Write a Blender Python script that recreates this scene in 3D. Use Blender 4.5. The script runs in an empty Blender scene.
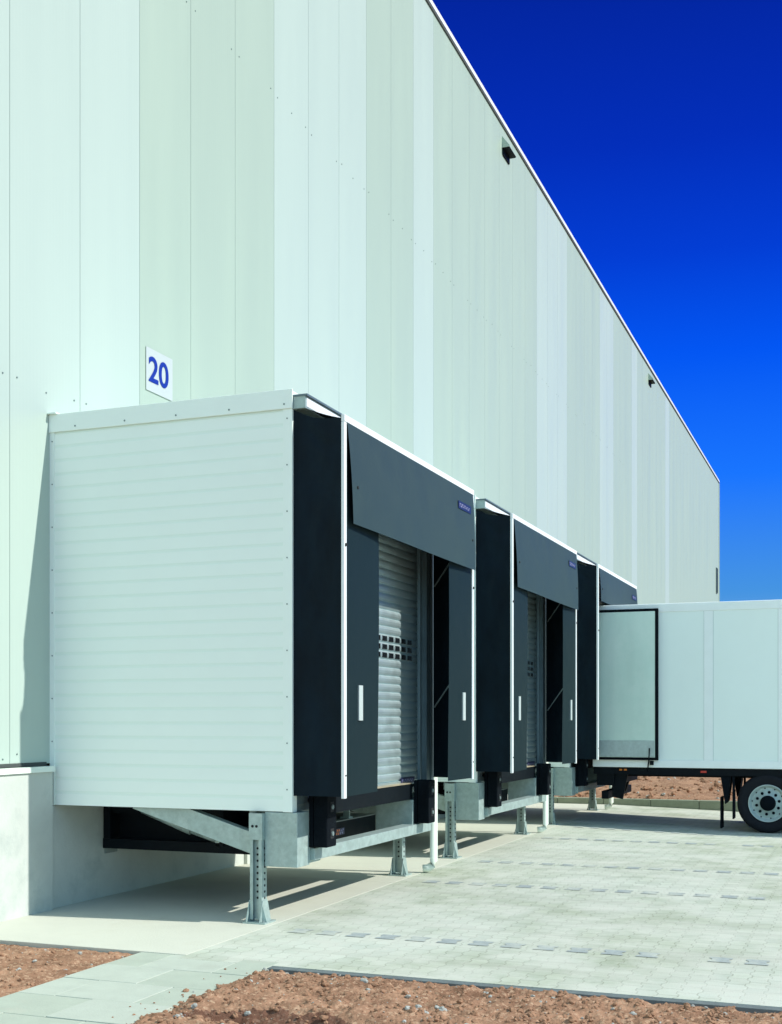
import bpy, bmesh, math, random
from mathutils import Vector, Matrix, noise
random.seed(7)
scene = bpy.context.scene
C = bpy.data.collections.new('loading_yard'); scene.collection.children.link(C)
R = math.radians

# ------------------------------------------------------------------ materials
def mat(name, col, rough=0.6, metal=0.0, var=0.0, vscale=3.0, bump=0.0, bscale=40.0, spec=0.5, streak=None, dirt=None, wear=None):
    m = bpy.data.materials.new(name); m.use_nodes = True
    nt = m.node_tree; N = nt.nodes; L = nt.links
    b = N['Principled BSDF']
    b.inputs['Base Color'].default_value = (*col, 1)
    b.inputs['Roughness'].default_value = rough
    b.inputs['Metallic'].default_value = metal
    b.inputs['Specular IOR Level'].default_value = spec
    tc = N.new('ShaderNodeTexCoord')
    last = None
    if var > 0:
        mp = N.new('ShaderNodeMapping'); L.new(tc.outputs['Object'], mp.inputs['Vector'])
        if streak: mp.inputs['Scale'].default_value = streak
        n = N.new('ShaderNodeTexNoise'); n.inputs['Scale'].default_value = vscale
        n.inputs['Detail'].default_value = 8; n.inputs['Roughness'].default_value = 0.65
        L.new(mp.outputs[0], n.inputs['Vector'])
        r = N.new('ShaderNodeMapRange'); r.inputs['From Min'].default_value = 0.3; r.inputs['From Max'].default_value = 0.7
        r.inputs['To Min'].default_value = 1 - var; r.inputs['To Max'].default_value = 1 + var
        L.new(n.outputs['Fac'], r.inputs['Value'])
        mx = N.new('ShaderNodeMix'); mx.data_type = 'RGBA'; mx.blend_type = 'MULTIPLY'; mx.inputs[0].default_value = 1
        mx.inputs[6].default_value = (*col, 1); L.new(r.outputs[0], mx.inputs[7])
        L.new(mx.outputs[2], b.inputs['Base Color']); last = mx.outputs[2]
        rr = N.new('ShaderNodeMapRange'); rr.inputs['To Min'].default_value = max(rough - .12, .05); rr.inputs['To Max'].default_value = min(rough + .12, 1)
        L.new(n.outputs['Fac'], rr.inputs['Value']); L.new(rr.outputs[0], b.inputs['Roughness'])
    if dirt:   # (colour, scale, low, high)
        dc, ds, lo, hi = dirt
        n = N.new('ShaderNodeTexNoise'); n.inputs['Scale'].default_value = ds; n.inputs['Detail'].default_value = 10; n.inputs['Roughness'].default_value = .7
        L.new(tc.outputs['Object'], n.inputs['Vector'])
        r = N.new('ShaderNodeMapRange'); r.inputs['From Min'].default_value = lo; r.inputs['From Max'].default_value = hi
        L.new(n.outputs['Fac'], r.inputs['Value'])
        mx = N.new('ShaderNodeMix'); mx.data_type = 'RGBA'; L.new(r.outputs[0], mx.inputs[0])
        if last: L.new(last, mx.inputs[6])
        else: mx.inputs[6].default_value = (*col, 1)
        mx.inputs[7].default_value = (*dc, 1)
        L.new(mx.outputs[2], b.inputs['Base Color']); last = mx.outputs[2]
    if bump > 0:
        n = N.new('ShaderNodeTexNoise'); n.inputs['Scale'].default_value = bscale; n.inputs['Detail'].default_value = 6
        L.new(tc.outputs['Object'], n.inputs['Vector'])
        bp = N.new('ShaderNodeBump'); bp.inputs['Strength'].default_value = bump; bp.inputs['Distance'].default_value = 0.01
        L.new(n.outputs['Fac'], bp.inputs['Height']); L.new(bp.outputs[0], b.inputs['Normal'])
    m['last'] = 1
    return m

def add_ribs(m, axis, pitch, strength, dist):
    """fine rolled ribbing along one axis, chained before the noise bump"""
    nt = m.node_tree; N = nt.nodes; L = nt.links; b = N['Principled BSDF']
    tc = N.new('ShaderNodeTexCoord'); s = N.new('ShaderNodeSeparateXYZ'); L.new(tc.outputs['Object'], s.inputs[0])
    a = N.new('ShaderNodeMath'); a.operation = 'MULTIPLY'; a.inputs[1].default_value = 2 * math.pi / pitch
    L.new(s.outputs[axis], a.inputs[0])
    c = N.new('ShaderNodeMath'); c.operation = 'SINE'; L.new(a.outputs[0], c.inputs[0])
    bp = N.new('ShaderNodeBump'); bp.inputs['Strength'].default_value = strength; bp.inputs['Distance'].default_value = dist
    L.new(c.outputs[0], bp.inputs['Height'])
    if b.inputs['Normal'].is_linked: L.new(b.inputs['Normal'].links[0].from_socket, bp.inputs['Normal'])
    L.new(bp.outputs[0], b.inputs['Normal'])

M = {}
M['clad_light'] = mat('pale_cladding', (.43, .53, .478), .42, var=.018, vscale=.6, streak=(1, 3, .25), bump=.05, bscale=8)
M['clad_dark'] = mat('grey_green_cladding', (.368, .468, .392), .45, var=.025, vscale=.6, streak=(1, 3, .25), bump=.05, bscale=8)
for k in ('clad_light', 'clad_dark'): add_ribs(M[k], 'Y', .05, .06, .0015)
M['pod_white'] = mat('white_sandwich_panel', (.87, .96, .895), .5, var=.02, vscale=.8, bump=.03, bscale=3)
M['pod_groove'] = mat('panel_groove', (.815, .93, .85), .6)
M['trim_white'] = mat('white_flashing', (.80, .88, .80), .4, var=.03, vscale=4)
M['flash_white'] = mat('roof_edge_white', (.75, .80, .82), .4, var=.03)
M['dark_gap'] = mat('dark_joint', (.05, .06, .06), .8)
M['seam'] = mat('panel_joint', (.29, .39, .355), .8)
M['screw'] = mat('screw_head', (.20, .27, .26), .5, metal=.6)
M['plinth'] = mat('cast_concrete', (.52, .56, .52), .85, var=.09, vscale=1.6, bump=.25, bscale=30, dirt=((.36, .42, .40), 2.2, .52, .8))
M['curtain'] = mat('black_tarpaulin', (.0035, .0105, .0175), .6, var=.4, vscale=3, bump=1.0, bscale=4, spec=.1, streak=(1, 1, .35))
M['flap'] = mat('charcoal_side_flap', (.0065, .018, .022), .6, var=.08, vscale=2, bump=.12, bscale=4, spec=.12)
M['head'] = mat('sheen_head_flap', (.031, .056, .057), .55, var=.08, vscale=1.5, bump=.12, bscale=3, spec=.25)  # side-flap fabric; sheen from its tilt put into a lighter colour
M['strip'] = mat('white_edge_strip', (.80, .84, .84), .4, var=.03, vscale=6)
M['galv'] = mat('galvanised_steel', (.35, .45, .43), .48, metal=.3, var=.16, vscale=14, bump=.08, bscale=60, dirt=((.46, .56, .54), 9, .5, .75))
M['galv_dark'] = mat('weathered_zinc', (.22, .28, .28), .5, metal=.4, var=.2, vscale=12)
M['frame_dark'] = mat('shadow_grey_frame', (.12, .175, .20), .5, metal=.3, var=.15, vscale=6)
M['hole'] = mat('shadowed_hole', (.01, .012, .014), .9)
M['rubber'] = mat('black_rubber', (.0035, .006, .009), .8, var=.25, vscale=10, bump=.3, bscale=40, spec=.08)
M['black_steel'] = mat('black_painted_steel', (.004, .007, .010), .55, var=.2, vscale=6, spec=.1)
M['door'] = mat('silver_roller_door', (.50, .62, .64), .52, metal=.88, var=.03, vscale=6)
M['deck'] = mat('grey_steel_plate', (.22, .24, .22), .6, var=.2, vscale=8)
M['lip'] = mat('bare_steel_lip', (.42, .36, .25), .5, metal=.4, var=.2)
M['sign_white'] = mat('sign_white', (.46, .52, .51), .35)
M['sign_blue'] = mat('sign_blue', (.006, .028, .27), .4)
M['label_blue'] = mat('label_blue', (.012, .017, .065), .4)
M['label_pale'] = mat('label_lettering', (.30, .29, .45), .4)
M['label_orange'] = mat('label_orange', (.75, .22, .05), .4)
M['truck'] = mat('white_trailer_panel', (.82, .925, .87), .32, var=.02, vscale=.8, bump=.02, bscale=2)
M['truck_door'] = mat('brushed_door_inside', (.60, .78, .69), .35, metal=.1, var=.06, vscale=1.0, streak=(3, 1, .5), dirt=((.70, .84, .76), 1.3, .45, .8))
M['truck_rail'] = mat('pale_rail', (.87, .93, .90), .4, var=.03)
M['rim'] = mat('painted_rim', (.42, .52, .50), .4, metal=.2, var=.12, vscale=20)
M['tyre'] = mat('tyre_rubber', (.007, .009, .013), .8, var=.2, vscale=20, bump=.3, bscale=30, spec=.25)
M['amber'] = mat('amber_lens', (.55, .16, .02), .25)
M['red'] = mat('red_lens', (.5, .03, .02), .25)
M['glass_dark'] = mat('dark_glazing', (.01, .013, .016), .15)
M['kerb'] = mat('kerb_concrete', (.27, .31, .23), .9, var=.12, vscale=6, bump=.4, bscale=40)
M['edging'] = mat('shaded_edging', (.13, .16, .16), .85, var=.2, vscale=9, bump=.3, bscale=40)  # shade on the camera-facing kerb face put into the colour
M['slab'] = mat('paving_slab', (.40, .455, .375), .85, var=.06, vscale=5, bump=.2, bscale=60, dirt=((.46, .44, .36), 1.6, .55, .8))
M['slab2'] = mat('paving_slab_grey', (.445, .495, .42), .85, var=.06, vscale=5, bump=.2, bscale=60, dirt=((.40, .43, .36), 2, .55, .8))
M['apron'] = mat('apron_concrete', (.56, .575, .485), .85, var=.06, vscale=1.1, bump=.25, bscale=50, dirt=((.46, .46, .37), 1.1, .54, .85))

def soil_mat(name, c1, c2, c3):
    m = bpy.data.materials.new(name); m.use_nodes = True
    nt = m.node_tree; N = nt.nodes; L = nt.links; b = N['Principled BSDF']; b.inputs['Roughness'].default_value = 1
    b.inputs['Specular IOR Level'].default_value = .1
    tc = N.new('ShaderNodeTexCoord')
    n1 = N.new('ShaderNodeTexNoise'); n1.inputs['Scale'].default_value = 3; n1.inputs['Detail'].default_value = 12; n1.inputs['Roughness'].default_value = .75
    n2 = N.new('ShaderNodeTexVoronoi'); n2.inputs['Scale'].default_value = 55
    for n in (n1, n2): L.new(tc.outputs['Object'], n.inputs['Vector'])
    cr = N.new('ShaderNodeValToRGB'); e = cr.color_ramp.elements
    e[0].position = .33; e[0].color = (*c1, 1); e[1].position = .62; e[1].color = (*c2, 1)
    L.new(n1.outputs['Fac'], cr.inputs['Fac'])
    mx = N.new('ShaderNodeMix'); mx.data_type = 'RGBA'; mx.inputs[7].default_value = (*c3, 1)
    r = N.new('ShaderNodeMapRange'); r.inputs['From Min'].default_value = .72; r.inputs['From Max'].default_value = .98; r.inputs['To Max'].default_value = .7
    sp = N.new('ShaderNodeSeparateColor'); L.new(n2.outputs['Color'], sp.inputs[0]); L.new(sp.outputs[0], r.inputs['Value'])
    L.new(r.outputs[0], mx.inputs[0]); L.new(cr.outputs[0], mx.inputs[6]); L.new(mx.outputs[2], b.inputs['Base Color'])
    n3 = N.new('ShaderNodeTexNoise'); n3.inputs['Scale'].default_value = 60; n3.inputs['Detail'].default_value = 8
    L.new(tc.outputs['Object'], n3.inputs['Vector'])
    bp = N.new('ShaderNodeBump'); bp.inputs['Strength'].default_value = .8; bp.inputs['Distance'].default_value = .012
    L.new(n3.outputs['Fac'], bp.inputs['Height']); L.new(bp.outputs[0], b.inputs['Normal'])
    return m
M['soil'] = soil_mat('red_brown_soil', (.155, .083, .050), (.405, .240, .152), (.52, .36, .24))
M['soil_damp'] = soil_mat('damp_soil', (.10, .050, .032), (.19, .10, .068), (.26, .17, .12))
M['stone'] = mat('soil_clods', (.30, .172, .105), .95, var=.2, vscale=30, bump=.4, bscale=60, spec=.2)
M['stone_grey'] = mat('grey_stones', (.36, .37, .34), .9, var=.2, vscale=30, spec=.2)

def paver_mat():
    m = bpy.data.materials.new('interlocking_pavers'); m.use_nodes = True
    nt = m.node_tree; N = nt.nodes; L = nt.links; b = N['Principled BSDF']; b.inputs['Roughness'].default_value = .85
    b.inputs['Specular IOR Level'].default_value = .3
    tc = N.new('ShaderNodeTexCoord'); s = N.new('ShaderNodeSeparateXYZ'); L.new(tc.outputs['Object'], s.inputs[0])
    def math_(op, a, bb=None):
        n = N.new('ShaderNodeMath'); n.operation = op
        for i, v in enumerate((a, bb)):
            if v is None: continue
            if isinstance(v, (int, float)): n.inputs[i].default_value = v
            else: L.new(v, n.inputs[i])
        return n.outputs[0]
    # zig-zag joints: x edges waver with y and y edges with x  (double-T stones)
    zy = math_('PINGPONG', math_('ADD', s.outputs['Y'], 50), .10)
    x2 = math_('ADD', s.outputs['X'], math_('MULTIPLY', math_('MINIMUM', math_('MAXIMUM', zy, .035), .065), .75))
    cb = N.new('ShaderNodeCombineXYZ'); L.new(s.outputs['Y'], cb.inputs[0]); L.new(x2, cb.inputs[1])
    br = N.new('ShaderNodeTexBrick'); L.new(cb.outputs[0], br.inputs['Vector'])
    br.offset = .5; br.inputs['Scale'].default_value = 1; br.inputs['Brick Width'].default_value = .20; br.inputs['Row Height'].default_value = .134
    br.inputs['Mortar Size'].default_value = .0055; br.inputs['Mortar Smooth'].default_value = .3; br.inputs['Bias'].default_value = 0
    br.inputs['Color1'].default_value = (.44, .49, .425, 1); br.inputs['Color2'].default_value = (.51, .56, .485, 1); br.inputs['Mortar'].default_value = (.34, .37, .31, 1)
    n = N.new('ShaderNodeTexNoise'); n.inputs['Scale'].default_value = .42; n.inputs['Detail'].default_value = 12; n.inputs['Roughness'].default_value = .7
    L.new(tc.outputs['Object'], n.inputs['Vector'])
    cr = N.new('ShaderNodeValToRGB'); e = cr.color_ramp.elements
    e[0].position = .36; e[0].color = (.78, .79, .68, 1); e[1].position = .60; e[1].color = (1.10, 1.09, 1.08, 1)
    L.new(n.outputs['Fac'], cr.inputs['Fac'])
    mx = N.new('ShaderNodeMix'); mx.data_type = 'RGBA'; mx.blend_type = 'MULTIPLY'; mx.inputs[0].default_value = 1
    L.new(br.outputs['Color'], mx.inputs[6]); L.new(cr.outputs[0], mx.inputs[7])
    # pale sand swept into the joints in drifts
    n2 = N.new('ShaderNodeTexNoise'); n2.inputs['Scale'].default_value = 1.7; n2.inputs['Detail'].default_value = 12; n2.inputs['Roughness'].default_value = .75
    L.new(tc.outputs['Object'], n2.inputs['Vector'])
    r = N.new('ShaderNodeMapRange'); r.inputs['From Min'].default_value = .42; r.inputs['From Max'].default_value = .62; r.inputs['To Max'].default_value = .88
    L.new(n2.outputs['Fac'], r.inputs['Value'])
    m2 = N.new('ShaderNodeMix'); m2.data_type = 'RGBA'; L.new(r.outputs[0], m2.inputs[0]); L.new(mx.outputs[2], m2.inputs[6]); m2.inputs[7].default_value = (.56, .58, .50, 1)
    w = N.new('ShaderNodeTexNoise'); w.inputs['Scale'].default_value = 1.0; w.inputs['Detail'].default_value = 9; w.inputs['Roughness'].default_value = .7
    mpp = N.new('ShaderNodeMapping'); mpp.inputs['Scale'].default_value = (.22, 2.4, 1); L.new(tc.outputs['Object'], mpp.inputs['Vector']); L.new(mpp.outputs[0], w.inputs['Vector'])
    rw = N.new('ShaderNodeMapRange'); rw.inputs['From Min'].default_value = .5; rw.inputs['From Max'].default_value = .72; rw.inputs['To Max'].default_value = .55
    L.new(w.outputs['Fac'], rw.inputs['Value'])
    m3 = N.new('ShaderNodeMix'); m3.data_type = 'RGBA'; L.new(rw.outputs[0], m3.inputs[0]); L.new(m2.outputs[2], m3.inputs[6]); m3.inputs[7].default_value = (.37, .385, .315, 1)
    L.new(m3.outputs[2], b.inputs['Base Color'])
    bp = N.new('ShaderNodeBump'); bp.invert = True; bp.inputs['Strength'].default_value = .35; bp.inputs['Distance'].default_value = .006
    L.new(br.outputs['Fac'], bp.inputs['Height'])
    n3 = N.new('ShaderNodeTexNoise'); n3.inputs['Scale'].default_value = 70; L.new(tc.outputs['Object'], n3.inputs['Vector'])
    b2 = N.new('ShaderNodeBump'); b2.inputs['Strength'].default_value = .2; b2.inputs['Distance'].default_value = .006
    L.new(n3.outputs['Fac'], b2.inputs['Height']); L.new(bp.outputs[0], b2.inputs['Normal']); L.new(b2.outputs[0], b.inputs['Normal'])
    return m
M['paver'] = paver_mat()
M['paver_dark'] = mat('dark_marker_block', (.31, .36, .355), .85, var=.18, vscale=8, bump=.2, bscale=60, dirt=((.48, .52, .45), 2.2, .44, .62))

# ------------------------------------------------------------------ geometry helpers
class MB:
    def __init__(s): s.bm = bmesh.new()
    def box(s, x0, x1, y0, y1, z0, z1, mi=0, bev=0.0):
        v = [s.bm.verts.new(p) for p in ((x0,y0,z0),(x1,y0,z0),(x1,y1,z0),(x0,y1,z0),(x0,y0,z1),(x1,y0,z1),(x1,y1,z1),(x0,y1,z1))]
        fs = [s.bm.faces.new([v[i] for i in q]) for q in ((3,2,1,0),(4,5,6,7),(0,1,5,4),(1,2,6,5),(2,3,7,6),(3,0,4,7))]
        for f in fs: f.material_index = mi
        if bev:
            es = list({e for f in fs for e in f.edges})
            r = bmesh.ops.bevel(s.bm, geom=es, offset=bev, segments=2, affect='EDGES', profile=.5)
            for f in r['faces']: f.material_index = mi
        return s
    def poly(s, pts, mi=0):
        f = s.bm.faces.new([s.bm.verts.new(p) for p in pts]); f.material_index = mi; return s
    def prism(s, pts, vec, mi=0):
        """extrude a planar outline by vec"""
        vec = Vector(vec)
        a = [s.bm.verts.new(p) for p in pts]; b = [s.bm.verts.new(Vector(p) + vec) for p in pts]
        n = len(pts)
        fs = [s.bm.faces.new(a), s.bm.faces.new(b[::-1])]
        for i in range(n): fs.append(s.bm.faces.new((a[i], b[i], b[(i+1) % n], a[(i+1) % n])))
        for f in fs: f.material_index = mi
        return s
    def bar(s, p, q, w, h, mi=0, up=(0,0,1)):
        p, q = Vector(p), Vector(q); d = (q - p).normalized(); up = Vector(up)
        sd = d.cross(up).normalized(); u = sd.cross(d).normalized()
        c = [sd*(w/2*i) + u*(h/2*j) for i, j in ((-1,-1),(1,-1),(1,1),(-1,1))]
        return s.prism([p + k for k in c], q - p, mi)
    def tube(s, pts, r, seg=12, mi=0, caps=True):
        pts = [Vector(p) for p in pts]; rings = []
        for i, p in enumerate(pts):
            d = (pts[min(i+1, len(pts)-1)] - pts[max(i-1, 0)]).normalized()
            a = d.cross(Vector((0, 0, 1)));
            if a.length < .05: a = d.cross(Vector((0, 1, 0)))
            a.normalize(); b = d.cross(a)
            rad = r[i] if isinstance(r, (list, tuple)) else r
            rings.append([s.bm.verts.new(p + (a*math.cos(t) + b*math.sin(t))*rad) for t in [2*math.pi*k/seg for k in range(seg)]])
        for i in range(len(rings)-1):
            for k in range(seg):
                f = s.bm.faces.new((rings[i][k], rings[i][(k+1) % seg], rings[i+1][(k+1) % seg], rings[i+1][k])); f.material_index = mi; f.smooth = True
        if caps:
            for rg in (rings[0], rings[-1]):
                f = s.bm.faces.new(rg); f.material_index = mi
        return s
    def lathe(s, prof, c, seg=48, mi=0):
        """profile [(offset along y, radius)] revolved round the y axis through c"""
        rings = []
        for dy, r in prof:
            rings.append([s.bm.verts.new((c[0] + r*math.cos(2*math.pi*k/seg), c[1] + dy, c[2] + r*math.sin(2*math.pi*k/seg))) for k in range(seg)])
        for i in range(len(rings)-1):
            for k in range(seg):
                f = s.bm.faces.new((rings[i][k], rings[i][(k+1) % seg], rings[i+1][(k+1) % seg], rings[i+1][k])); f.material_index = mi; f.smooth = True
        return s
    def disc(s, c, r, axis='y', seg=12, th=.004, mi=0):
        c = Vector(c); ax = {'x': Vector((1,0,0)), 'y': Vector((0,1,0)), 'z': Vector((0,0,1))}[axis]
        a = ax.orthogonal().normalized(); b = ax.cross(a)
        return s.prism([c + (a*math.cos(2*math.pi*k/seg) + b*math.sin(2*math.pi*k/seg))*r for k in range(seg)], ax*th, mi)
    def build(s, name, mats, parent=None, origin=(0,0,0), recalc=True):
        if recalc: bmesh.ops.recalc_face_normals(s.bm, faces=s.bm.faces)
        me = bpy.data.meshes.new(name); 
        if any(origin): bmesh.ops.translate(s.bm, vec=-Vector(origin), verts=s.bm.verts)
        s.bm.to_mesh(me); s.bm.free()
        for m in (mats if isinstance(mats, (list, tuple)) else [mats]): me.materials.append(m)
        o = bpy.data.objects.new(name, me); C.objects.link(o); o.location = origin
        if parent: o.parent = parent
        return o
def tag(o, label=None, cat=None, group=None, kind=None):
    if label: o['label'] = label
    if cat: o['category'] = cat
    if group: o['group'] = group
    if kind: o['kind'] = kind
    return o
def empty(name, loc):
    o = bpy.data.objects.new(name, None); C.objects.link(o); o.location = loc; o.empty_display_size = .3; return o
def copy_tree(o, parent=None):
    c = o.copy(); C.objects.link(c); c.parent = parent
    for ch in list(o.children): copy_tree(ch, c)
    return c

YE = 58.4; ZR = 14.77; YN = -16.0; ZP = 1.36
# ------------------------------------------------------------------ warehouse
wh = tag(empty('warehouse_building', (0, 20, 0)), 'very large warehouse clad in pale green vertical panels above a concrete plinth', 'building')
def wobj(mb, name, mats):
    o = mb.build(name, mats, wh); o.matrix_parent_inverse = Matrix.Translation((0, -20, 0)); return o
seams = [.48 + 1.072*k for k in range(-16, 54)] + [YE]
seams = [YN] + [s for s in seams if YN < s < YE-.5] + [YE]
dark_rng = [(1.5, 4.75), (7.95, 10.1), (11.15, 18.7), (21.9, 26.2), (28.3, 31.5), (32.6, 39.1), (40.1, 58)]
mb = MB()
for a, b in zip(seams[:-1], seams[1:]):
    mid = (a+b)/2; mi = 1 if any(l < mid < h for l, h in dark_rng) or mid < -6.5 else 0
    g = .003
    mb.poly([(0, a+g, ZP+.03), (0, b-g, ZP+.03), (0, b-g, ZR-.10), (0, a+g, ZR-.10)], mi)
    mb.poly([(0, b-g, ZP+.03), (-.015, b, ZP+.03), (-.015, b, ZR-.10), (0, b-g, ZR-.10)], 2)
    mb.poly([(-.015, b, ZP+.03), (0, b+g, ZP+.03), (0, b+g, ZR-.10), (-.015, b, ZR-.10)], 2)
mb.poly([(0, YE, 0), (-60, YE, 0), (-60, YE, ZR-.1), (0, YE, ZR-.1)], 0)
mb.poly([(0, YN, 0), (-60, YN, 0), (-60, YN, ZR-.1), (0, YN, ZR-.1)], 0)
mb.poly([(-60, YN, 0), (-60, YE, 0), (-60, YE, ZR-.1), (-60, YN, ZR-.1)], 0)
# fastener heads in rows on each panel joint
for z in (1.46, 4.95, 10.1):
    for s_ in seams[1:-1]:
        if s_ > 30: continue
        for d in (-.10, .10, .53):
            if d == .53 and random.random() < .4: continue
            mb.disc((.0, s_+d, z+random.uniform(-.03, .03)), .0085, 'x', 6, .006, 3)
wobj(mb, 'cladding_wall', [M['clad_light'], M['clad_dark'], M['seam'], M['screw']])
mb = MB().box(-60, -.03, YN+.1, YE-.1, ZR-.4, ZR-.3); wobj(mb, 'roof', M['dark_gap'])
mb = MB().box(-.3, .025, YN, YE+.025, ZR-.14, ZR-.082, 1).box(-.3, .03, YN, YE+.03, ZR-.082, ZR+.005, 0)
wobj(mb, 'roof_flashing', [M['flash_white'], M['dark_gap']])
wobj(MB().box(-.01, .035, YE-.07, YE+.03, ZP+.03, ZR-.14), 'corner_flashing', M['clad_light'])
DY = 5.448; W = 3.78
mb = MB(); ys = [YN, YE]
mb.box(-.6, .085, YN, -.075, -.4, ZP-.02)
# plinth: full height outside the docks, cut down behind each dock
edge = -.02
for k in range(3):
    y0 = k*DY
    mb.box(-.6, .04, y0-.0745, y0+W+.0745, -.4, .984)
    if k < 2: mb.box(-.6, .085, y0+W+.075, y0+DY-.075, -.4, ZP-.02)
mb.box(-.6, .085, 2*DY+W+.075, YE+.05, -.4, ZP-.02)
wobj(mb, 'concrete_plinth', M['plinth'])
mb = MB()
for a, b in ((YN, -.065), (W+.065, DY-.065), (DY+W+.065, 2*DY-.065), (2*DY+W+.065, YE+.06)):
    mb.box(-.1, .105, a, b, ZP-.02, ZP+.006).box(.088, .108, a, b, ZP-.045, ZP-.018)
    mb.box(-.1, .01, a, b, ZP+.012, ZP+.045, 1)
wobj(mb, 'plinth_flashing', [M['trim_white'], M['dark_gap']])
for y in (15.7, 35.0):
    mb = MB()
    w = .55; p = .17
    mb.prism([(.0, y, 14.42), (p, y, 14.20), (p, y, 14.17), (.0, y, 14.38)], (0, w, 0), 0)
    mb.prism([(.0, y, 14.38), (p, y, 14.17), (.0, y, 14.17)], (0, .012, 0), 0)
    mb.prism([(.0, y+w-.012, 14.38), (p, y+w-.012, 14.17), (.0, y+w-.012, 14.17)], (0, .012, 0), 1)
    mb.box(.0, p-.01, y+.012, y+w-.012, 14.15, 14.19, 1)  # black slab standing in for the shaded open underside
    mb.box(.0, .03, y+.03, y+w-.03, 14.02, 14.15, 1)  # black strip standing in for the hood's shadow on the wall
    wobj(mb, 'vent_hood', [M['clad_dark'], M['black_steel']])
mb = MB().box(0, .05, 56.9, 57.35, 8.55, 9.90, 0).box(.05, .06, 56.93, 57.32, 8.58, 9.87, 1)
wobj(mb, 'wall_louvre', [M['frame_dark'], M['black_steel']])

# number sign
sg = tag(empty('number_sign', (0.0, 1.935, 5.63)), 'white square sign with blue number 20 on the cladding above the nearest dock', 'sign')
so = MB().box(.004, .012, -.27, .27, -.235, .235, bev=.002).build('plate', M['sign_white'], sg)
cu = bpy.data.curves.new('digits', 'FONT'); cu.body = '20'; cu.align_x = 'CENTER'; cu.align_y = 'CENTER'; cu.size = .40; cu.extrude = .002; cu.offset = .007
tmp = bpy.data.objects.new('digits_curve', cu); C.objects.link(tmp)
bpy.context.view_layer.update()
me = bpy.data.meshes.new_from_object(tmp.evaluated_get(bpy.context.evaluated_depsgraph_get()))
bpy.data.objects.remove(tmp)
me.materials.clear(); me.materials.append(M['sign_blue'])
dg = bpy.data.objects.new('digits', me); C.objects.link(dg); dg.parent = sg
xs = [v.co.x for v in me.vertices]; ysv = [v.co.y for v in me.vertices]
cx_, cy_ = (max(xs)+min(xs))/2, (max(ysv)+min(ysv))/2; fx = .405/(max(xs)-min(xs)); fy = .285/(max(ysv)-min(ysv))
for v in me.vertices: v.co = Vector(((v.co.x-cx_)*fx, (v.co.y-cy_)*fy, v.co.z))
dg.location = (.0155, -.025, .008); dg.rotation_euler = (R(90), 0, R(90))

# ------------------------------------------------------------------ loading dock (local: y=0 near side, x out of the wall)
XF = 2.568; ZT = 4.724; ZB = .989; XS = 3.07
def rib_side(mb, y, sgn, x0, x1, z0, z1, pitch=.1345):
    """horizontally profiled sandwich wall: shallow grooves"""
    n = round((z1-z0)/pitch); p = (z1-z0)/n; prof = []
    for k in range(n):
        z = z0 + k*p
        d = .0016
        prof += [(0, z+.006), (0, z+p-.026), (d*.9, z+p-.018), (d*.9, z+p-.006)]
    prof = [(0, z0)] + prof + [(0, z1)]
    for (d0, a), (d1, b) in zip(prof[:-1], prof[1:]):
        mb.poly([(x0, y+sgn*d0, a), (x1, y+sgn*d0, a), (x1, y+sgn*d1, b), (x0, y+sgn*d1, b)], 0 if d0 == d1 == 0 else 1)
def sheet(mb, f, nu, nv, mi=0):
    vs = [[mb.bm.verts.new(f(i/nu, j/nv)) for j in range(nv+1)] for i in range(nu+1)]
    for i in range(nu):
        for j in range(nv):
            q = mb.bm.faces.new((vs[i][j], vs[i+1][j], vs[i+1][j+1], vs[i][j+1])); q.material_index = mi; q.smooth = True
def label_plate(name, parent, x, y0, y1, z0, z1, orange=False):
    mb = MB(); mb.box(x, x+.003, y0, y1, z0, z1, 0)
    zc = (z0+z1)/2; h = (z1-z0)*(.33 if orange else .20); n = 9; s_ = (y1-y0)*.82/n; ya = y0+(y1-y0)*.09
    rr = random.Random(5)
    for i in range(n):
        a = ya+i*s_; ww = s_*(rr.uniform(.5, .75) if not orange else .9); hh = h*rr.uniform(.75, 1.25)
        mi = 2 if (orange and i < 5) else 1
        mb.box(x+.003, x+.0045, a, a+ww*.3, zc-hh, zc+hh, mi)
        mb.box(x+.003, x+.0045, a+ww*.3, a+ww, zc-hh if i % 2 else zc+hh*.35, zc-hh*.35 if i % 2 else zc+hh, mi)
    return mb.build(name, [M['label_blue'], M['label_pale'], M['label_orange']], parent)

def leg_mesh(mb, cx, cy):
    """adjustable perforated channel post on a gusseted foot, web facing the camera side (-y)"""
    w = .058
    # outer sleeve (upper)
    mb.box(cx-w-.008, cx+w+.008, cy-.055, cy-.049, .74, .975)
    mb.box(cx-w-.008, cx-w-.002, cy-.049, cy+.05, .74, .975); mb.box(cx+w+.002, cx+w+.008, cy-.049, cy+.05, .74, .975)
    # inner channel: two flanges and a set-back web
    mb.box(cx-w, cx-w+.007, cy-.046, cy+.05, .03, .80); mb.box(cx+w-.007, cx+w, cy-.046, cy+.05, .03, .80)
    mb.box(cx-w+.007, cx+w-.007, cy-.012, cy-.005, .03, .80)
    mb.box(cx-w, cx-w+.03, cy-.0495, cy-.046, .03, .74); 
    mb.box(cx+w-.03, cx+w, cy-.0495, cy-.046, .03, .74)
    for k in range(9):
        mb.disc((cx, cy-.0150, .22+k*.055), .011, 'y', 10, .002, 1)
        mb.disc((cx+w-.001, cy+.01, .22+k*.055), .011, 'x', 10, .004, 1)
    mb.disc((cx+.01, cy-.060, .86), .013, 'y', 6, .006, 1); mb.disc((cx-.03, cy-.060, .86), .013, 'y', 6, .006, 1)
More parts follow.
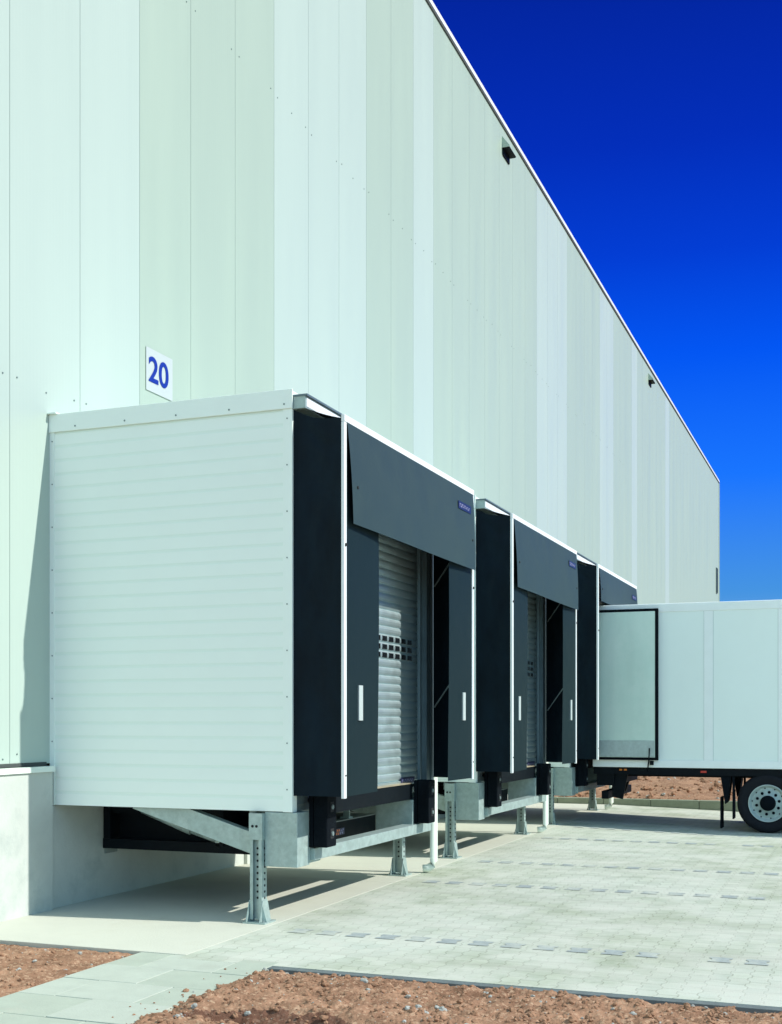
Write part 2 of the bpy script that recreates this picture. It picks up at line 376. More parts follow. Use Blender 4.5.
def foot_mesh(mb, cx, cy):
    mb.box(cx-.10, cx+.12, cy-.11, cy+.11, .0, .014)
    mb.prism([(cx+.062, cy-.11, .014), (cx+.062, cy+.11, .014), (cx+.062, cy+.045, .20), (cx+.062, cy-.045, .20)], (.008, 0, 0))
    mb.prism([(cx-.070, cy-.11, .014), (cx-.070, cy+.11, .014), (cx-.070, cy+.045, .20), (cx-.070, cy-.045, .20)], (.008, 0, 0))
    mb.prism([(cx-.10, cy-.058, .014), (cx-.07, cy-.058, .014), (cx-.07, cy-.058, .12)], (0, .006, 0))
    mb.prism([(cx+.115, cy-.058, .014), (cx+.07, cy-.058, .014), (cx+.07, cy-.058, .16)], (0, .006, 0))
    for a in (-.08, .095):
        mb.disc((cx+a, cy-.085, .014), .012, 'z', 6, .018, 1)

def flap_open(y0, y1, dx=0):
    """side flap, hanging nearly flat, inner edge tucked slightly inwards"""
    def f(u, v):
        z = 1.135 + (4.38-1.135)*v
        return (XS-.012 - .030*u**1.5 - .008*math.sin(v*5+u*2)*u, y0+(y1-y0)*u, z)
    return f
dock = tag(empty('loading_dock', (0, 0, 0)), 'nearest white loading dock house, its whole ribbed side wall showing under the number 20', 'loading dock', 'loading docks along the warehouse wall')
D = dock
mb = MB(); rib_side(mb, 0.0, 1, .012, XF-.004, ZB+.004, ZT-.165)
mb.build('side_wall', [M['pod_white'], M['pod_groove']], D)
mb = MB(); rib_side(mb, W, -1, .012, XF-.004, ZB+.004, ZT-.165); mb.build('side_wall', [M['pod_white'], M['pod_groove']], D)
def trim(mb, xs=None):
    return mb.build('corner_trim', [M['pod_white'], M['screw']], D)
mb = MB().box(.0, .055, -.006, .0, ZB, ZT-.165)
for k in range(9): mb.disc((.03, -.010, ZB+.2+k*.41), .007, 'y', 6, .004, 1)
trim(mb)
mb = MB().box(XF-.085, XF+.006, -.007, .002, ZB, ZT-.165).box(XF-.001, XF+.006, .0021, .085, ZB, ZT-.165)
for k in range(9): mb.disc((XF-.045, -.011, ZB+.2+k*.41), .007, 'y', 6, .004, 1)
trim(mb)
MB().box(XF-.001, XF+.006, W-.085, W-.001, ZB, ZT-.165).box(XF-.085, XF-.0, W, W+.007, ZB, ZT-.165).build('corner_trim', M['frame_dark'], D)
mb = MB().box(.0, XF+.012, -.020, -.0075, ZT-.17, ZT, bev=.003)
for k in range(5): mb.disc((.3+k*.55, -.024, ZT-.13), .009, 'y', 6, .004, 1)
mb.box(.0, .10, -.05, .02, ZT+.001, ZT+.012)
mb.build('fascia', [M['pod_white'], M['screw']], D)
MB().box(.0, XF+.012, W+.0075, W+.02, ZT-.17, ZT, bev=.003).build('fascia', M['pod_white'], D)
MB().box(.0, XF, .0, W, ZT-.06, ZT-.01).build('roof', M['trim_white'], D)
mb = MB().box(.02, XF-.02, .02, W-.02, ZB, ZB+.06, 0)
for x in (2.12,): mb.box(x, x+.07, .05, W-.05, ZB-.10, ZB-.001, 0)
mb.build('floor_frame', M['galv_dark'], D)
# front frame round the door
mb = MB().box(XF-.12, XF-.006, .012, .34, ZB+.062, ZT-.18).box(XF-.12, XF-.006, W-.34, W-.012, ZB+.062, ZT-.18).box(XF-.12, XF-.004, .34, W-.34, 4.15, ZT-.18)
for a in (.30, W-.36):
    mb.box(XF-.004, XF+.05, a, a+.05, 1.12, 4.2); mb.box(XF-.004, XF+.03, a-.16, a-.13, 1.12, 4.2)
mb.build('door_frame', M['frame_dark'], D)
# roller door
mb = MB(); z = 1.13; p = .0885; n = 34
for k in range(n):
    prof = [(0, 0), (.012, .010), (.017, .030), (.018, .055), (.013, .076), (0, .0885)]
    for (a, b), (c, d) in zip(prof[:-1], prof[1:]):
        y0, y1 = .34, W-.34
        f = mb.bm.faces.new([mb.bm.verts.new(q) for q in ((XF-.085+a, y0, z+b), (XF-.085+a, y1, z+b), (XF-.085+c, y1, z+d), (XF-.085+c, y0, z+d))])
    z += p
rd = mb.build('roller_door', M['door'], D)
mb = MB()
for r_ in (15, 16, 17):
    zz = 1.13 + r_*p
    for k in range(15):
        y = .42 + k*.192
        mb.box(XF-.075, XF-.064, y, y+.13, zz+.016, zz+.068)
mb.build('window_row', M['glass_dark'], rd)
MB().box(XF-.088, XF-.055, .34, W-.34, 1.085, 1.13).build('bottom_rail', M['door'], rd)
label_plate('maker_label', rd, XF-.055, 2.86, 3.30, 1.095, 1.165)
# shelter: header beam, curtains, flaps, strips
mb = MB().box(XF+.006, XF+.13, .0, W, 4.55, 4.655, 0).box(XF+.13, XF+.134, .02, W, 4.565, 4.64, 1).box(XF+.006, XF+.15, -.006, W, 4.655, 4.672, 2)
mb.build('header_beam', [M['galv'], M['strip'], M['frame_dark']], D)
mb = MB(); sheet(mb, lambda u, v: (XF+.134+(XS-XF-.16)*u, .03+(W-.06)*v, 4.548-.115*u - .01*math.sin(u*math.pi)), 6, 4)
mb.build('shelter_roof', M['curtain'], D)
def curtain(y, s_):
    def f(u, v):
        x = XF+.010+(XS-XF-.03)*u
        top = 4.545 - .115*u - .035*math.sin(math.pi*min(u*1.15, 1))
        z = 1.135 + (top-1.135)*v
        sag = math.sin(math.pi*u)*(.016+.012*math.sin(v*23+u*3)*(.3+.7*(v > .8))+.016*noise.noise(Vector((u*2.5+v*3, v*11-u*2, s_*4)))+.008*noise.noise(Vector((u*6-v*9, v*26+u*5, s_*9))))
        fold = .02*math.exp(-((v-.945-.02*math.sin(u*6))/.018)**2)*math.sin(math.pi*u)
        return (x, y + s_*(sag+fold), z)
    return f
for y, s_ in ((.012, 1), (W-.012, -1)):
    mb = MB(); sheet(mb, curtain(y, s_), 16, 120); mb.build('side_curtain', M['curtain'], D)
for ya, yb in ((.0, .055), (W-.05, W)):
    mb = MB().box(XS-.03, XS, ya, yb, 1.12, 4.398, 0, bev=.004); yy = (ya+yb)/2
    mb.disc((XS, yy, 3.33), .014, 'x', 8, .012, 1); mb.disc((XS, yy, 1.32), .008, 'x', 8, .006, 1)
    mb.build('edge_strip', [M['strip'], M['hole']], D)
MB().box(XS-.03, XS+.004, .0, W, 4.40, 4.46, 0, bev=.004).build('edge_strip', M['strip'], D)
def make_head(zb, out, sag=0):
    mb = MB()
    def f(u, v):
        z = 4.40 - (4.40-zb)*v
        return (XS+.006+out*v + .010*math.sin(math.pi*v) + .006*math.sin(u*7)*v + sag*v*v, .052+.07*v*(1-u)+(W-.104-.02*v)*u, z)
    sheet(mb, f, 20, 16)
    
    for yy in (.22, W-.16): mb.disc((XS+.010+out*.6, yy, 4.40-(4.40-zb)*.62), .014, 'x', 8, .014, 1)
    return mb
hf = make_head(3.525, .030).build('head_flap', [M['head'], M['hole']], D)
label_plate('maker_label', hf, XS+.026, 3.12, 3.58, 4.15, 4.235)
flaps = []
for (y0, y1, ry) in ((.057, .90, .40), (W-.052, W-.80, W-.33)):
    mb = MB(); sheet(mb, flap_open(y0, y1), 8, 24); o = mb.build('side_flap', M['flap'], D); flaps.append(o)
    xx = XS-.012
    MB().box(xx-.02, xx+.004, ry-.045, ry+.045, 1.80, 2.115).build('reflector_strip', M['sign_white'], o)
for yy in (.10, W-.12):
    for zz in (1.95, 3.35): MB().bar((XF+.06, yy, zz), (XS-.08, yy-.02, zz+.5), .014, .014).build('scissor_brace', M['galv_dark'], D)
# under structure
for bx in ((2.30, 2.62, .0, .26, .50, .985), (2.30, 2.618, .262, .50, .515, .92), (2.18, 2.62, 2.95, 3.48, .53, .92), (2.20, 2.60, 3.484, 3.66, .60, .985)):
    MB().box(*bx, bev=.005).build('corner_box', M['galv'], D)
MB().box(2.50, 2.66, .28, 3.46, .54, .648, bev=.004).build('front_beam', M['galv'], D)
for y0 in (.24, 2.985):
    mb = MB().box(2.662, 2.80, y0, y0+.21, .66, 1.135, bev=.012)
    for zz in (.78, 1.02):
        mb.box(2.7995, 2.804, y0+.07, y0+.14, zz-.045, zz+.045, 1); mb.disc((2.802, y0+.105, zz), .022, 'x', 6, .012, 2)
    mb.box(2.622, 2.66, y0-.0, y0+.21, .66, 1.135)
    mb.build('rubber_bumper', [M['rubber'], M['hole'], M['galv_dark']], D)
mb = MB(); mb.bar((.92, .10, 1.065), (2.18, .10, .685), .10, .185); mb.build('diagonal_strut', M['galv'], D)
mb = MB(); mb.bar((.92, 3.50, 1.065), (2.18, 3.50, .685), .10, .185); mb.build('diagonal_strut', M['galv'], D)
for yy in (-.02+.02, 3.54):
    mb = MB(); leg_mesh(mb, 2.235, yy); l = mb.build('leg', [M['galv'], M['hole']], D)
    mb = MB(); foot_mesh(mb, 2.235, yy); mb.build('foot', [M['galv'], M['galv_dark']], l)
# dock leveller under the floor
mb = MB()
mb.box(.05, 2.05, .82, .88, .54, .60); mb.box(.05, 2.05, 2.80, 2.86, .54, .60); mb.box(.05, .11, .82, 2.86, .60, .92); mb.box(.05, .11, .82, .88, .54, .98)
mb.box(.05, .13, .81, .86, .54, .98); mb.box(.12, 2.1, .84, 2.84, .86, .92); mb.box(1.99, 2.05, .88, 2.8, .54, .62)
mb.box(.11, 1.9, 1.7, 1.8, .62, .86); mb.box(.045, .10, .86, 2.82, .56, .98); mb.box(.12, 1.98, .99, 1.02, .565, .97); mb.box(.05, 1.98, .80, .819, .50, .60)  # black back and side plates added to darken the open interior
mb.tube([(1.42, .86, .61), (1.42, 1.3, .61)], .035); mb.tube([(.9, 1.3, .88), (1.8, 1.3, .64)], .05)
mb.box(2.552, 2.60, .46, 2.99, .925, 1.095)
mb.box(1.55, 1.59, .52, 2.93, .60, .98)
mb.box(2.155, 2.18, .50, 2.94, .50, .745)
lv = mb.build('dock_leveller', M['black_steel'], D)
mb = MB(); mb.tube([(.50, .84, .90), (1.05, .84, .70)], .038); mb.tube([(1.05, .84, .70), (1.38, .84, .60)], .020); mb.disc((1.38, .80, .60), .035, 'y', 12, .06); mb.bar((1.38, .84, .60), (1.60, .84, .76), .02, .025)
mb.build('lift_ram', M['galv'], lv)
MB().box(1.6, 2.19, .50, 2.94, .747, .757).build('deck_plate', M['deck'], lv)
MB().box(2.50, 2.605, .48, 2.98, 1.097, 1.108).build('lip', M['lip'], lv)
mb = MB()
for yy in (.95, 2.22):
    MB().box(2.10, 2.17, yy, yy+.02, .758, .93).box(2.08, 2.18, yy-.04, yy+.07, .758, .775).box(2.12, 2.15, yy+.02, yy+.05, .775, .90).build('lip_keeper', M['galv'], lv)
MB().bar((1.42, .84, .61), (1.62, .84, .74), .02, .02).build('support_rod', M['strip'], lv)
label_plate('maker_label', lv, 2.181, 1.78, 2.06, .605, .675, True)
MB().box(.041, .05, .84, 1.06, .44, .52, bev=.002).build('rating_plate', M['galv_dark'], D)
# downpipe on the far side of the dock house
mb = MB(); mb.tube([(2.545, W+.10, 4.55), (2.545, W+.10, .14), (2.53, W+.095, .09), (2.48, W+.08, .055), (2.42, W+.06, .05)], .046, 16)
mb.box(2.50, 2.59, W+.02, W+.06, 3.4, 3.43); mb.box(2.50, 2.59, W+.02, W+.06, 1.6, 1.63)
mb.build('downpipe', M['trim_white'], D)

labels = ['', 'middle white loading dock house, closed roller door between its charcoal flaps and no trailer docked',
          'farthest white loading dock house with the white trailer backed into its black shelter']
docks = [dock]
for k in (1, 2):
    c = copy_tree(dock); c.location = (0, k*DY, 0); c['label'] = labels[k]; docks.append(c)
# third dock: flaps pushed in by the trailer
def child(o, n): return [c for c in o.children if c.name.split('.')[0] == n]
h3 = child(docks[2], 'head_flap')[0]
t = make_head(3.84, .02).build('tmp_head', [M['head'], M['hole']]); h3.data = t.data; bpy.data.objects.remove(t)
h3.children[0].location.x += .003
for o, (y0, s_) in zip(child(docks[2], 'side_flap'), ((.057, 1), (W-.052, -1))):
    mb = MB()
    sheet(mb, lambda u, v: (XS-.012-.42*u**1.3, y0+s_*.42*min(u*1.1, 1)**.8, 1.125+2.5*v), 10, 20)
    t = mb.build('tmp_flap', M['flap']); o.data = t.data; bpy.data.objects.remove(t)
    for c in list(o.children): bpy.data.objects.remove(c)

# ------------------------------------------------------------------ trailer
T = tag(empty('semi_trailer', (9.6, 12.73, 0)), 'white box semi trailer backed into the farthest dock with its rear door folded open', 'trailer')
def tobj(mb, name, mats, parent=None):
    o = mb.build(name, mats, parent or T)
    if parent is None: o.matrix_parent_inverse = Matrix.Translation((-9.6, -12.73, 0))
    return o
TY0, TY1, TX0, TX1, TZ0, TZ1 = 11.453, 14.0, 2.87, 16.4, .985, 3.80
mb = MB().box(TX0, TX1, TY0, TY1, TZ0+.12, TZ1-.09, bev=.01)
tobj(mb, 'cargo_box', M['truck'])
mb = MB(); mb.box(TX0-.01, TX1+.01, TY0-.012, TY1+.012, TZ1-.15, TZ1, bev=.012)
mb.box(TX0-.01, TX1+.01, TY0-.014, TY1+.014, TZ0, TZ0+.13, bev=.01)
x = 4.76
while x < TX1-.2:
    mb.box(x, x+.15, TY0-.007, TY0+.01, TZ0+.13, TZ1-.15, 0); mb.box(x, x+.15, TY1-.01, TY1+.007, TZ0+.13, TZ1-.15, 0)
    mb.box(x-.004, x, TY0-.003, TY0+.01, TZ0+.13, TZ1-.15, 1); mb.box(x+.15, x+.154, TY0-.003, TY0+.01, TZ0+.13, TZ1-.15, 1)
    x += 1.20
tobj(mb, 'body_rail', [M['truck_rail'], M['seam']])
# folded rear door
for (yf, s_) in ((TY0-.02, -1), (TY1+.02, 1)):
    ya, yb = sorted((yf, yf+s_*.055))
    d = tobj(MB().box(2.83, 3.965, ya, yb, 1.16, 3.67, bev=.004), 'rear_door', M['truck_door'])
    yo = yf+s_*.06; y1_, y2_ = sorted((yo, yf-s_*.002))
    mb = MB().box(3.95, 4.00, y1_, y2_, 1.115, 3.715).box(2.80, 3.95, y1_, y2_, 1.115, 1.155).box(2.80, 3.95, y1_, y2_, 3.675, 3.715)
    mb.build('door_gasket', M['rubber'], d).matrix_parent_inverse = Matrix()
    if s_ < 0:
        mb = MB().box(2.83, 3.94, yf-.0595, yf-.055, 1.165, 1.45); mb.build('kick_plate', M['rim'], d)
        mb = MB(); mb.tube([(3.86, yf-.085, 1.32), (3.85, yf-.09, 1.10), (3.82, yf-.05, .92)], .012, 8); mb.box(3.86, 3.92, yf-.06, yf+.0, 1.03, 1.10)
        mb.build('door_hook', M['black_steel'], d)
mb = MB()
for yy in (12.15, 13.2): mb.box(TX0+.1, TX1-.3, yy, yy+.12, .80, .985)
mb.box(TX0+.0, TX1-.3, TY0+.03, TY0+.13, .86, .984); mb.box(TX0, TX1-.3, TY1-.13, TY1-.03, .86, .984)
x = 3.2
while x < 16: mb.box(x, x+.08, TY0+.13, TY1-.13, .90, .984); x += .6
tobj(mb, 'chassis', M['black_steel'])
mb = MB().box(TX0+.12, TX0+.24, TY0+.12, TY1-.12, .42, .56, bev=.01)
mb.bar((TX0+.35, 12.2, .95), (TX0+.2, 12.2, .48), .08, .10); mb.bar((TX0+.35, 13.25, .95), (TX0+.2, 13.25, .48), .08, .10)

mb.box(TX0+.05, TX0+.35, TY0+.06, TY1-.1, .66, .86)
mb.prism([(3.18, TY0+.12, .86), (3.45, TY0+.12, .86), (3.36, TY0+.12, .42), (3.18, TY0+.12, .46)], (0, .05, 0))
tobj(mb, 'underrun_bar', M['black_steel'])
for x in (3.32, 3.40): tobj(MB().box(x, x+.05, TY0+.012, TY0+.03, .925, .955, bev=.003), 'side_marker_lamp', M['amber'])
tobj(MB().box(4.70, 4.80, TY0+.012, TY0+.03, .905, .94, bev=.003), 'side_marker_lamp', M['red'])
def wheel(cx, cy, s_):
    w = tobj(MB().lathe([(-.19*0+.02*1, .30), (.0, .33), (-.02, .40), (-.02, .445), (.01, .485), (.06, .496), (.28, .496), (.33, .474), (.36, .44), (.36, .33)], (0, 0, 0)), 'wheel', M['tyre'])
    # tread grooves
    mb = MB(); mb.lathe([(.02, .315), (-.012, .312), (-.012, .300), (.015, .293), (.02, .285), (.065, .262), (.075, .25), (.055, .235), (.05, .13), (.02, .12)], (0, 0, 0))
    mb.lathe([(.078, .256), (.074, .262), (.030, .287)], (0, -.004, 0), 48, 1); rm = mb.build('rim', [M['rim'], M['galv_dark']], w)
    mb = MB()
    for k in range(10):
        a = 2*math.pi*k/10+.2
        mb.disc((.185*math.cos(a), .045, .185*math.sin(a)), .025, 'y', 10, .01, 0)
        a += .3; mb.disc((.254*math.cos(a), .055, .254*math.sin(a)), .012, 'y', 8, .012, 0)
    mb.lathe([(.05, .13), (-.01, .125), (-.035, .10), (-.04, .001)], (0, 0, 0), 24)
    mb.build('hub', M['rubber'], w)
    w.matrix_parent_inverse = Matrix.Translation((-9.6, -12.73, 0)); w.location = (cx, cy, .412)
    if s_ < 0: w.rotation_euler = (0, 0, math.pi)
    return w
# parts of a wheel sit in wheel space
w0 = None
for cx in (5.79, 7.10, 8.41):
    wheel(cx, TY0+.035, 1); wheel(cx, TY1-.06, -1)
for cx in (5.79, 7.10, 8.41):
    tobj(MB().tube([(cx, TY0+.3, .412), (cx, TY1-.3, .412)], .06), 'axle', M['black_steel'])
for yy in (TY0+.05, TY1-.42):
    mb = MB(); mb.prism([(5.02, yy, .90), (5.20, yy, .90), (5.18, yy, .68), (5.14, yy, .42), (5.10, yy, .38)], (0, .37, 0))
    mb.box(5.02, 5.045, yy+.01, yy+.35, -.03, .50)
    mb.prism([(5.22, yy, .88), (5.26, yy, .88), (5.25, yy, .18), (5.22, yy, .16)], (0, .06, 0))
    tobj(mb, 'mudguard', M['rubber'])
for yy in (TY0+.35, TY1-.5):
    mb = MB().box(13.2, 13.32, yy, yy+.12, .05, .98).box(13.1, 13.42, yy-.05, yy+.17, 0, .05); tobj(mb, 'landing_leg', M['black_steel'])

# ------------------------------------------------------------------ ground
def ground_obj(mb, name, mats, kind='structure', **k):
    o = mb.build(name, mats); o['kind'] = kind; return o
ground_obj(MB().poly([(-900, -900, -.16), (900, -900, -.16), (900, 900, -.16), (-900, 900, -.16)]), 'ground', M['soil'])
XA = 2.42; YK = 16.2
mb = MB()
js = [-1.55, 2.9, 8.35, 13.8, YK]
for a, b in zip(js[:-1], js[1:]): mb.box(-.3, XA-.006, a+.003, b-.003, -.3, 0, bev=.004)
ground_obj(mb, 'concrete_apron', M['apron'])
def yard_z(x, y):
    t = min(max((y-8.0)/3.2, 0), 1); return -.085*t*t*(3-2*t)*min(max((x-XA)/2.6, 0), 1)
mb = MB(); xs_ = [XA+.65*i for i in range(10)]+[12, 20, 40]; ysl = [-1.68]+[-1+.6*i for i in range(28)]+[YK]
gv = [[mb.bm.verts.new((x, y, yard_z(x, y)-.001)) for y in ysl] for x in xs_]
for i in range(len(xs_)-1):
    for j in range(len(ysl)-1):
        f = mb.bm.faces.new((gv[i][j], gv[i+1][j], gv[i+1][j+1], gv[i][j+1])); f.smooth = True
mb.poly([(XA, -1.68, -.3), (40, -1.68, -.3), (40, -1.68, -.001), (XA, -1.68, -.001)])
for j, yy in enumerate((-.28, 3.12, 5.20, 8.50, 10.7)):
    x = 2.72 + .0*j
    while x < 22:
        a, b = x, x+.128; y0, y1 = yy-.095, yy+.095; c = .02
        z = yard_z(x, yy)+.003
        if random.random() > .04:
            mb.poly([(a+c, y0, z), (b+c, y0, z), (b+c, y0+.05, z), (b, y0+.07, z), (b, y1-.07, z), (b+c, y1-.05, z), (b+c, y1, z), (a-c, y1, z), (a-c, y1-.05, z), (a, y1-.07, z), (a, y0+.07, z), (a-c, y0+.05, z), (a-c, y0, z)], 1)
        x += .268
ground_obj(mb, 'paved_yard', [M['paver'], M['paver_dark']])
ground_obj(MB().box(3.20, 40, -1.76, -1.683, -.3, -.004, bev=.004), 'edging_strip', M['edging'])
mb = MB(); x0 = 1.02+1.0
ra = random.Random(3)
y = -1.556; row = 0
while y > -9:
    h = .50
    cuts = [2.02, 2.62, 3.22] if row % 2 else [2.02, 2.32, 2.92, 3.22]
    for a, b in zip(cuts[:-1], cuts[1:]):
        dz = ra.uniform(-.004, .003)
        mb.box(a+.003, b-.003, y-h+.003, y-.003, -.1, dz, ra.choice((0, 1)), bev=.004)
    y -= h; row += 1
ground_obj(mb, 'slab_path', [M['slab'], M['slab2']])
# kerb behind, and fill
mb = MB(); x = .1
while x < 40: mb.box(x+.004, x+.996, YK+.004, YK+.14, -.3, .13, bev=.012); x += 1
ground_obj(mb, 'kerb', M['kerb'])

def soil_patch(name, x0, x1, y0, y1, step, hf_, damp=None):
    nx = int((x1-x0)/step); ny = int((y1-y0)/step)
    verts = []; faces = []; mids = []
    for j in range(ny+1):
        for i in range(nx+1):
            x = x0+(x1-x0)*i/nx; y = y0+(y1-y0)*j/ny
            verts.append((x, y, hf_(x, y)))
    for j in range(ny):
        for i in range(nx):
            a = j*(nx+1)+i; faces.append((a, a+1, a+nx+2, a+nx+1))
            if damp:
                mids.append(1 if damp(x0+(x1-x0)*(i+.5)/nx, y0+(y1-y0)*(j+.5)/ny) else 0)
    me = bpy.data.meshes.new(name); me.from_pydata(verts, [], faces)
    me.materials.append(M['soil']); me.materials.append(M['soil_damp'])
    if mids: me.polygons.foreach_set('material_index', mids)
    me.polygons.foreach_set('use_smooth', [True]*len(faces))
    o = bpy.data.objects.new(name, me); C.objects.link(o); o['kind'] = 'structure'; return o
def nz(x, y, s, seed=0): return noise.noise(Vector((x*s, y*s, seed)))
def rough(x, y):
    v = .014*nz(x, y, 9, 1) + .012*nz(x, y, 22, 2) + .012*abs(nz(x, y, 45, 3)) + .008*nz(x, y, 80, 4)
    return v
def h_right(x, y):
    e = min(x-3.05+.10*nz(x, y, 4, 9)+.06*nz(x, y, 14, 8), (-1.74-y)*1.2)
    base = -.055 + .085*min(max(e/.30, 0), 1) + .02*nz(x, y, 1.3, 5)
    base -= .0 if y < -1.9 else .02
    dx, dy = (x-3.98)/.55, (y+3.17)/.22
    base -= .10*math.exp(-(dx*dx+dy*dy)**2)
    return base + rough(x, y)*1.3
def h_left(x, y):
    e = min(2.02-x, -1.56-y)
    return -.03 + .03*min(max(e/.3, 0), 1) + rough(x, y) + .01*nz(x, y, 1.5, 6)
damp = lambda x, y: ((x-3.98)/.60)**2 + ((y+3.18)/.24)**2 + .5*nz(x, y, 6, 3) < 1
soil_patch('soil_bed', 3.0, 10.5, -4.6, -1.73, .015, h_right, damp)
soil_patch('soil_bed', -1.6, 2.015, -4.6, -1.56, .02, h_left)
soil_patch('soil_bed', -1.6, 40, YK+.15, 60, .20, lambda x, y: .08+.22*min(max((y-YK-.3)/2.5, 0), 1)+.10*nz(x, y, .8, 2)+.05*nz(x, y, 3, 3)*2)
def stones(name, n, region, hfun, smin, smax, seed, label):
    rr = random.Random(seed); bm = bmesh.new()
    tpl = []
    for t_ in range(6):
        b = bmesh.new(); bmesh.ops.create_icosphere(b, subdivisions=2, radius=1)
        for v in b.verts: v.co *= 1+.5*noise.noise(v.co*1.1+Vector((t_*7.3, 0, 0)))+.22*noise.noise(v.co*3.5+Vector((t_*3.3, 4, 0)))
        b.verts.ensure_lookup_table(); tpl.append(([v.co.copy() for v in b.verts], [[v.index for v in f.verts] for f in b.faces])); b.free()
    V = []; Fc = []; MI = []
    for k in range(n):
        x = rr.uniform(region[0], region[1]); y = rr.uniform(region[2], region[3])
        s = smin*(smax/smin)**(rr.random()**2.6)
        vs, fs = rr.choice(tpl); rot = Matrix.Rotation(rr.uniform(0, 6.3), 3, 'Z') @ Matrix.Rotation(rr.uniform(-.5, .5), 3, 'X')
        sc = Vector((s*rr.uniform(.8, 1.3), s*rr.uniform(.7, 1.1), s*rr.uniform(.5, .85))); z = hfun(x, y)+s*.2; o = len(V)
        for v in vs: q = rot @ Vector((v.x*sc.x, v.y*sc.y, v.z*sc.z)); V.append((q.x+x, q.y+y, q.z+z))
        mi = 1 if rr.random() < .13 else 0
        for f in fs: Fc.append([i+o for i in f]); MI.append(mi)
    me = bpy.data.meshes.new(name); me.from_pydata(V, [], Fc); me.materials.append(M['stone']); me.materials.append(M['stone_grey'])
    me.polygons.foreach_set('material_index', MI)
    o = bpy.data.objects.new(name, me); C.objects.link(o); tag(o, label, 'stones', kind='stuff')
stones('rubble_stones', 8000, (3.1, 9.0, -4.2, -1.78), h_right, .003, .026, 1, 'loose clods and small stones scattered over the soil in front of the paved yard')
stones('rubble_stones', 1300, (-.8, 1.99, -4.0, -1.6), h_left, .004, .022, 2, 'small crumbs of soil on the patch left of the slab path')
stones('rubble_stones', 1500, (.2, 14, YK+.2, YK+7), lambda x, y: .10+.20*min(max((y-YK-.3)/2.5, 0), 1), .02, .09, 4, 'stones along the soil bank behind the kerb and trailer')
# a few clods spilled over the slab edge
stones('spilled_clods', 30, (2.96, 3.24, -4.0, -1.8), lambda x, y: .002, .005, .022, 9, 'few clods spilled along the edge of the slab path')

# ------------------------------------------------------------------ camera
cam = bpy.data.cameras.new('camera'); co = bpy.data.objects.new('camera', cam); scene.collection.objects.link(co); scene.camera = co
co.location = (7.263, -9.714, 1.806); co.rotation_euler = (R(90), 0, R(21.152))
cam.sensor_fit = 'HORIZONTAL'; cam.sensor_width = 36; cam.lens = 36*1218.413/782
cam.shift_y = (719.8-512)/782; cam.clip_end = 3000; cam.clip_start = .05

# ------------------------------------------------------------------ light
sd = Vector((1, .146, .846)).normalized()
sun = bpy.data.lights.new('sun', 'SUN'); sun.energy = 5.0; sun.angle = R(.5); sun.color = (1, .965, .89)
sob = bpy.data.objects.new('sun', sun); scene.collection.objects.link(sob); sob.rotation_euler = (-sd).to_track_quat('-Z', 'Y').to_euler()
world = bpy.data.worlds.new('World'); scene.world = world; world.use_nodes = True
nt = world.node_tree; N = nt.nodes; L = nt.links; bg = N['Background']; bg.inputs['Strength'].default_value = 1
sky = N.new('ShaderNodeTexSky'); sky.sky_type = 'NISHITA'; sky.sun_disc = False
sky.sun_elevation = math.asin(sd.z); sky.sun_rotation = math.atan2(sd.x, sd.y)
sky.air_density = 1.0; sky.dust_density = 1.5
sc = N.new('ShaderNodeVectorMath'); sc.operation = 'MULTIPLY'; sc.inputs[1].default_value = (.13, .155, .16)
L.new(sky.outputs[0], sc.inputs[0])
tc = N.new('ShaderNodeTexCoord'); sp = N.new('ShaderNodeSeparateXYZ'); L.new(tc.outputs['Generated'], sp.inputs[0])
f1 = N.new('ShaderNodeMapRange'); f1.interpolation_type = 'SMOOTHSTEP'; f1.inputs['From Min'].default_value = -.3; f1.inputs['From Max'].default_value = .6; f1.inputs['To Min'].default_value = 1.0; f1.inputs['To Max'].default_value = .32  # sky dimmed toward +x, added to deepen the wall shadow
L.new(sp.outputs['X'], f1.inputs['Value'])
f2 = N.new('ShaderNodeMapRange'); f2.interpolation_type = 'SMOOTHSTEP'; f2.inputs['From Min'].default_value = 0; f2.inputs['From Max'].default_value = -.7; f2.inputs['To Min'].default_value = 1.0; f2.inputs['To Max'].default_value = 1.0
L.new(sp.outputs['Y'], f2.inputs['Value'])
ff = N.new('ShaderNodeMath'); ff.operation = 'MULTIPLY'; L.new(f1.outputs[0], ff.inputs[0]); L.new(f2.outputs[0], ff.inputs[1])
tn = N.new('ShaderNodeMapRange'); tn.data_type = 'FLOAT_VECTOR'  # warm to cool tint along x, added to blue the wall shadow
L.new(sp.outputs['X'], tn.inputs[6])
for k_, v_ in ((7, (-.3,)*3), (8, (.5,)*3), (9, (1.16, 1.03, .90)), (10, (.55, .90, 1.15))): tn.inputs[k_].default_value = v_
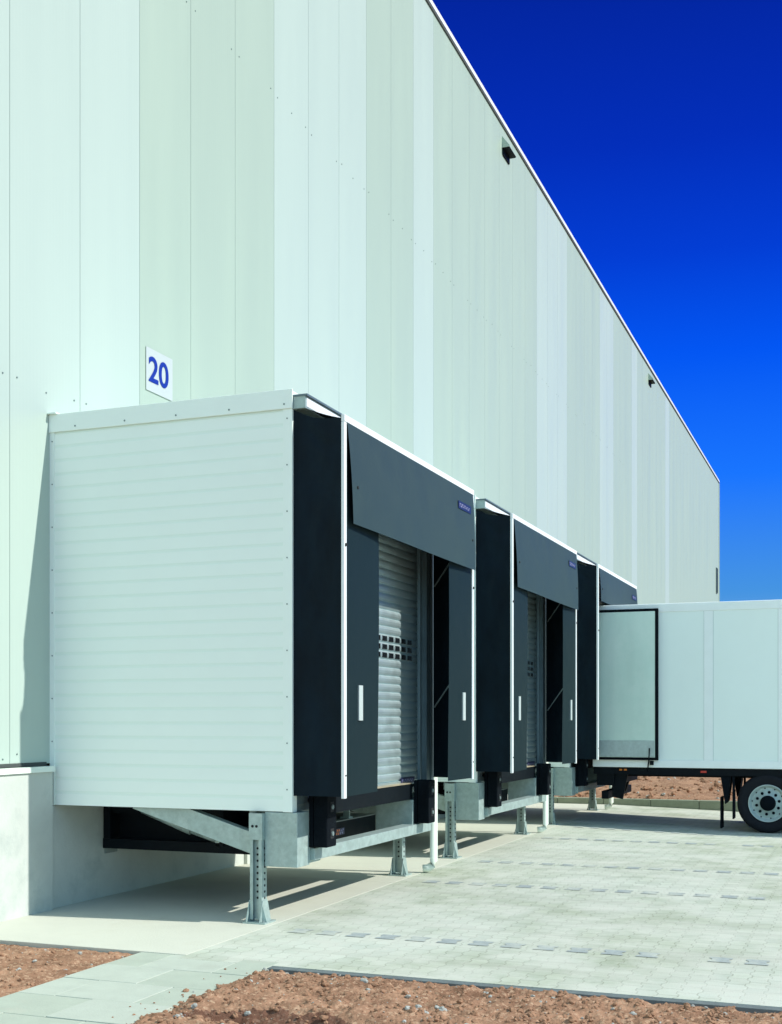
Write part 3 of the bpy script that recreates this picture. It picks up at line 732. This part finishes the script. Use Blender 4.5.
tm = N.new('ShaderNodeVectorMath'); tm.operation = 'MULTIPLY'; L.new(sc.outputs[0], tm.inputs[0]); L.new(tn.outputs[1], tm.inputs[1])
sky_fill = N.new('ShaderNodeMapRange'); sky_fill.data_type = 'FLOAT_VECTOR'      # brighter, warmer sky toward -y, added to light the shaded dock sides
L.new(sp.outputs['Y'], sky_fill.inputs[6])
for k_, v_ in ((7, (0,)*3), (8, (-.6,)*3), (9, (1,)*3), (10, (5.7, 4.45, 3.75))): sky_fill.inputs[k_].default_value = v_
th = N.new('ShaderNodeVectorMath'); th.operation = 'MULTIPLY'; L.new(tm.outputs[0], th.inputs[0]); L.new(sky_fill.outputs[1], th.inputs[1])
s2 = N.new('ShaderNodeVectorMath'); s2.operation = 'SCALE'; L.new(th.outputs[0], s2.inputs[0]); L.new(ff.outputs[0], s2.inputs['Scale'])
cr = N.new('ShaderNodeValToRGB'); L.new(sp.outputs['Z'], cr.inputs['Fac'])
stops = [(0, (.30, .51, .68)), (.10, (.062, .30, .76)), (.19, (.010, .18, 1.0)), (.28, (.001, .095, .90)), (.35, (.001, .048, .66)), (.42, (.001, .028, .49)), (.52, (.001, .018, .33)), (.8, (.004, .02, .2))]
e = cr.color_ramp.elements
e[0].position = stops[0][0]; e[0].color = (*stops[0][1], 1); e[1].position = stops[-1][0]; e[1].color = (*stops[-1][1], 1)
for p_, c_ in stops[1:-1]:
    q = e.new(p_); q.color = (*c_, 1)
# the polarised, deep blue part of the sky at right angles to the sun
mr = N.new('ShaderNodeMapRange'); mr.interpolation_type = 'SMOOTHSTEP'; mr.inputs['From Min'].default_value = .15; mr.inputs['From Max'].default_value = .65
L.new(sp.outputs['Y'], mr.inputs['Value'])
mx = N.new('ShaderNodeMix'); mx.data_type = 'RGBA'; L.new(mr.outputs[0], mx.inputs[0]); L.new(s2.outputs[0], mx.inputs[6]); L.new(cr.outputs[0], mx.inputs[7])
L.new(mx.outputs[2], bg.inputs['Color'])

scene.view_settings.view_transform = 'Standard'; scene.view_settings.look = 'None'; scene.view_settings.exposure = 0
scene.render.resolution_x = 782; scene.render.resolution_y = 1024
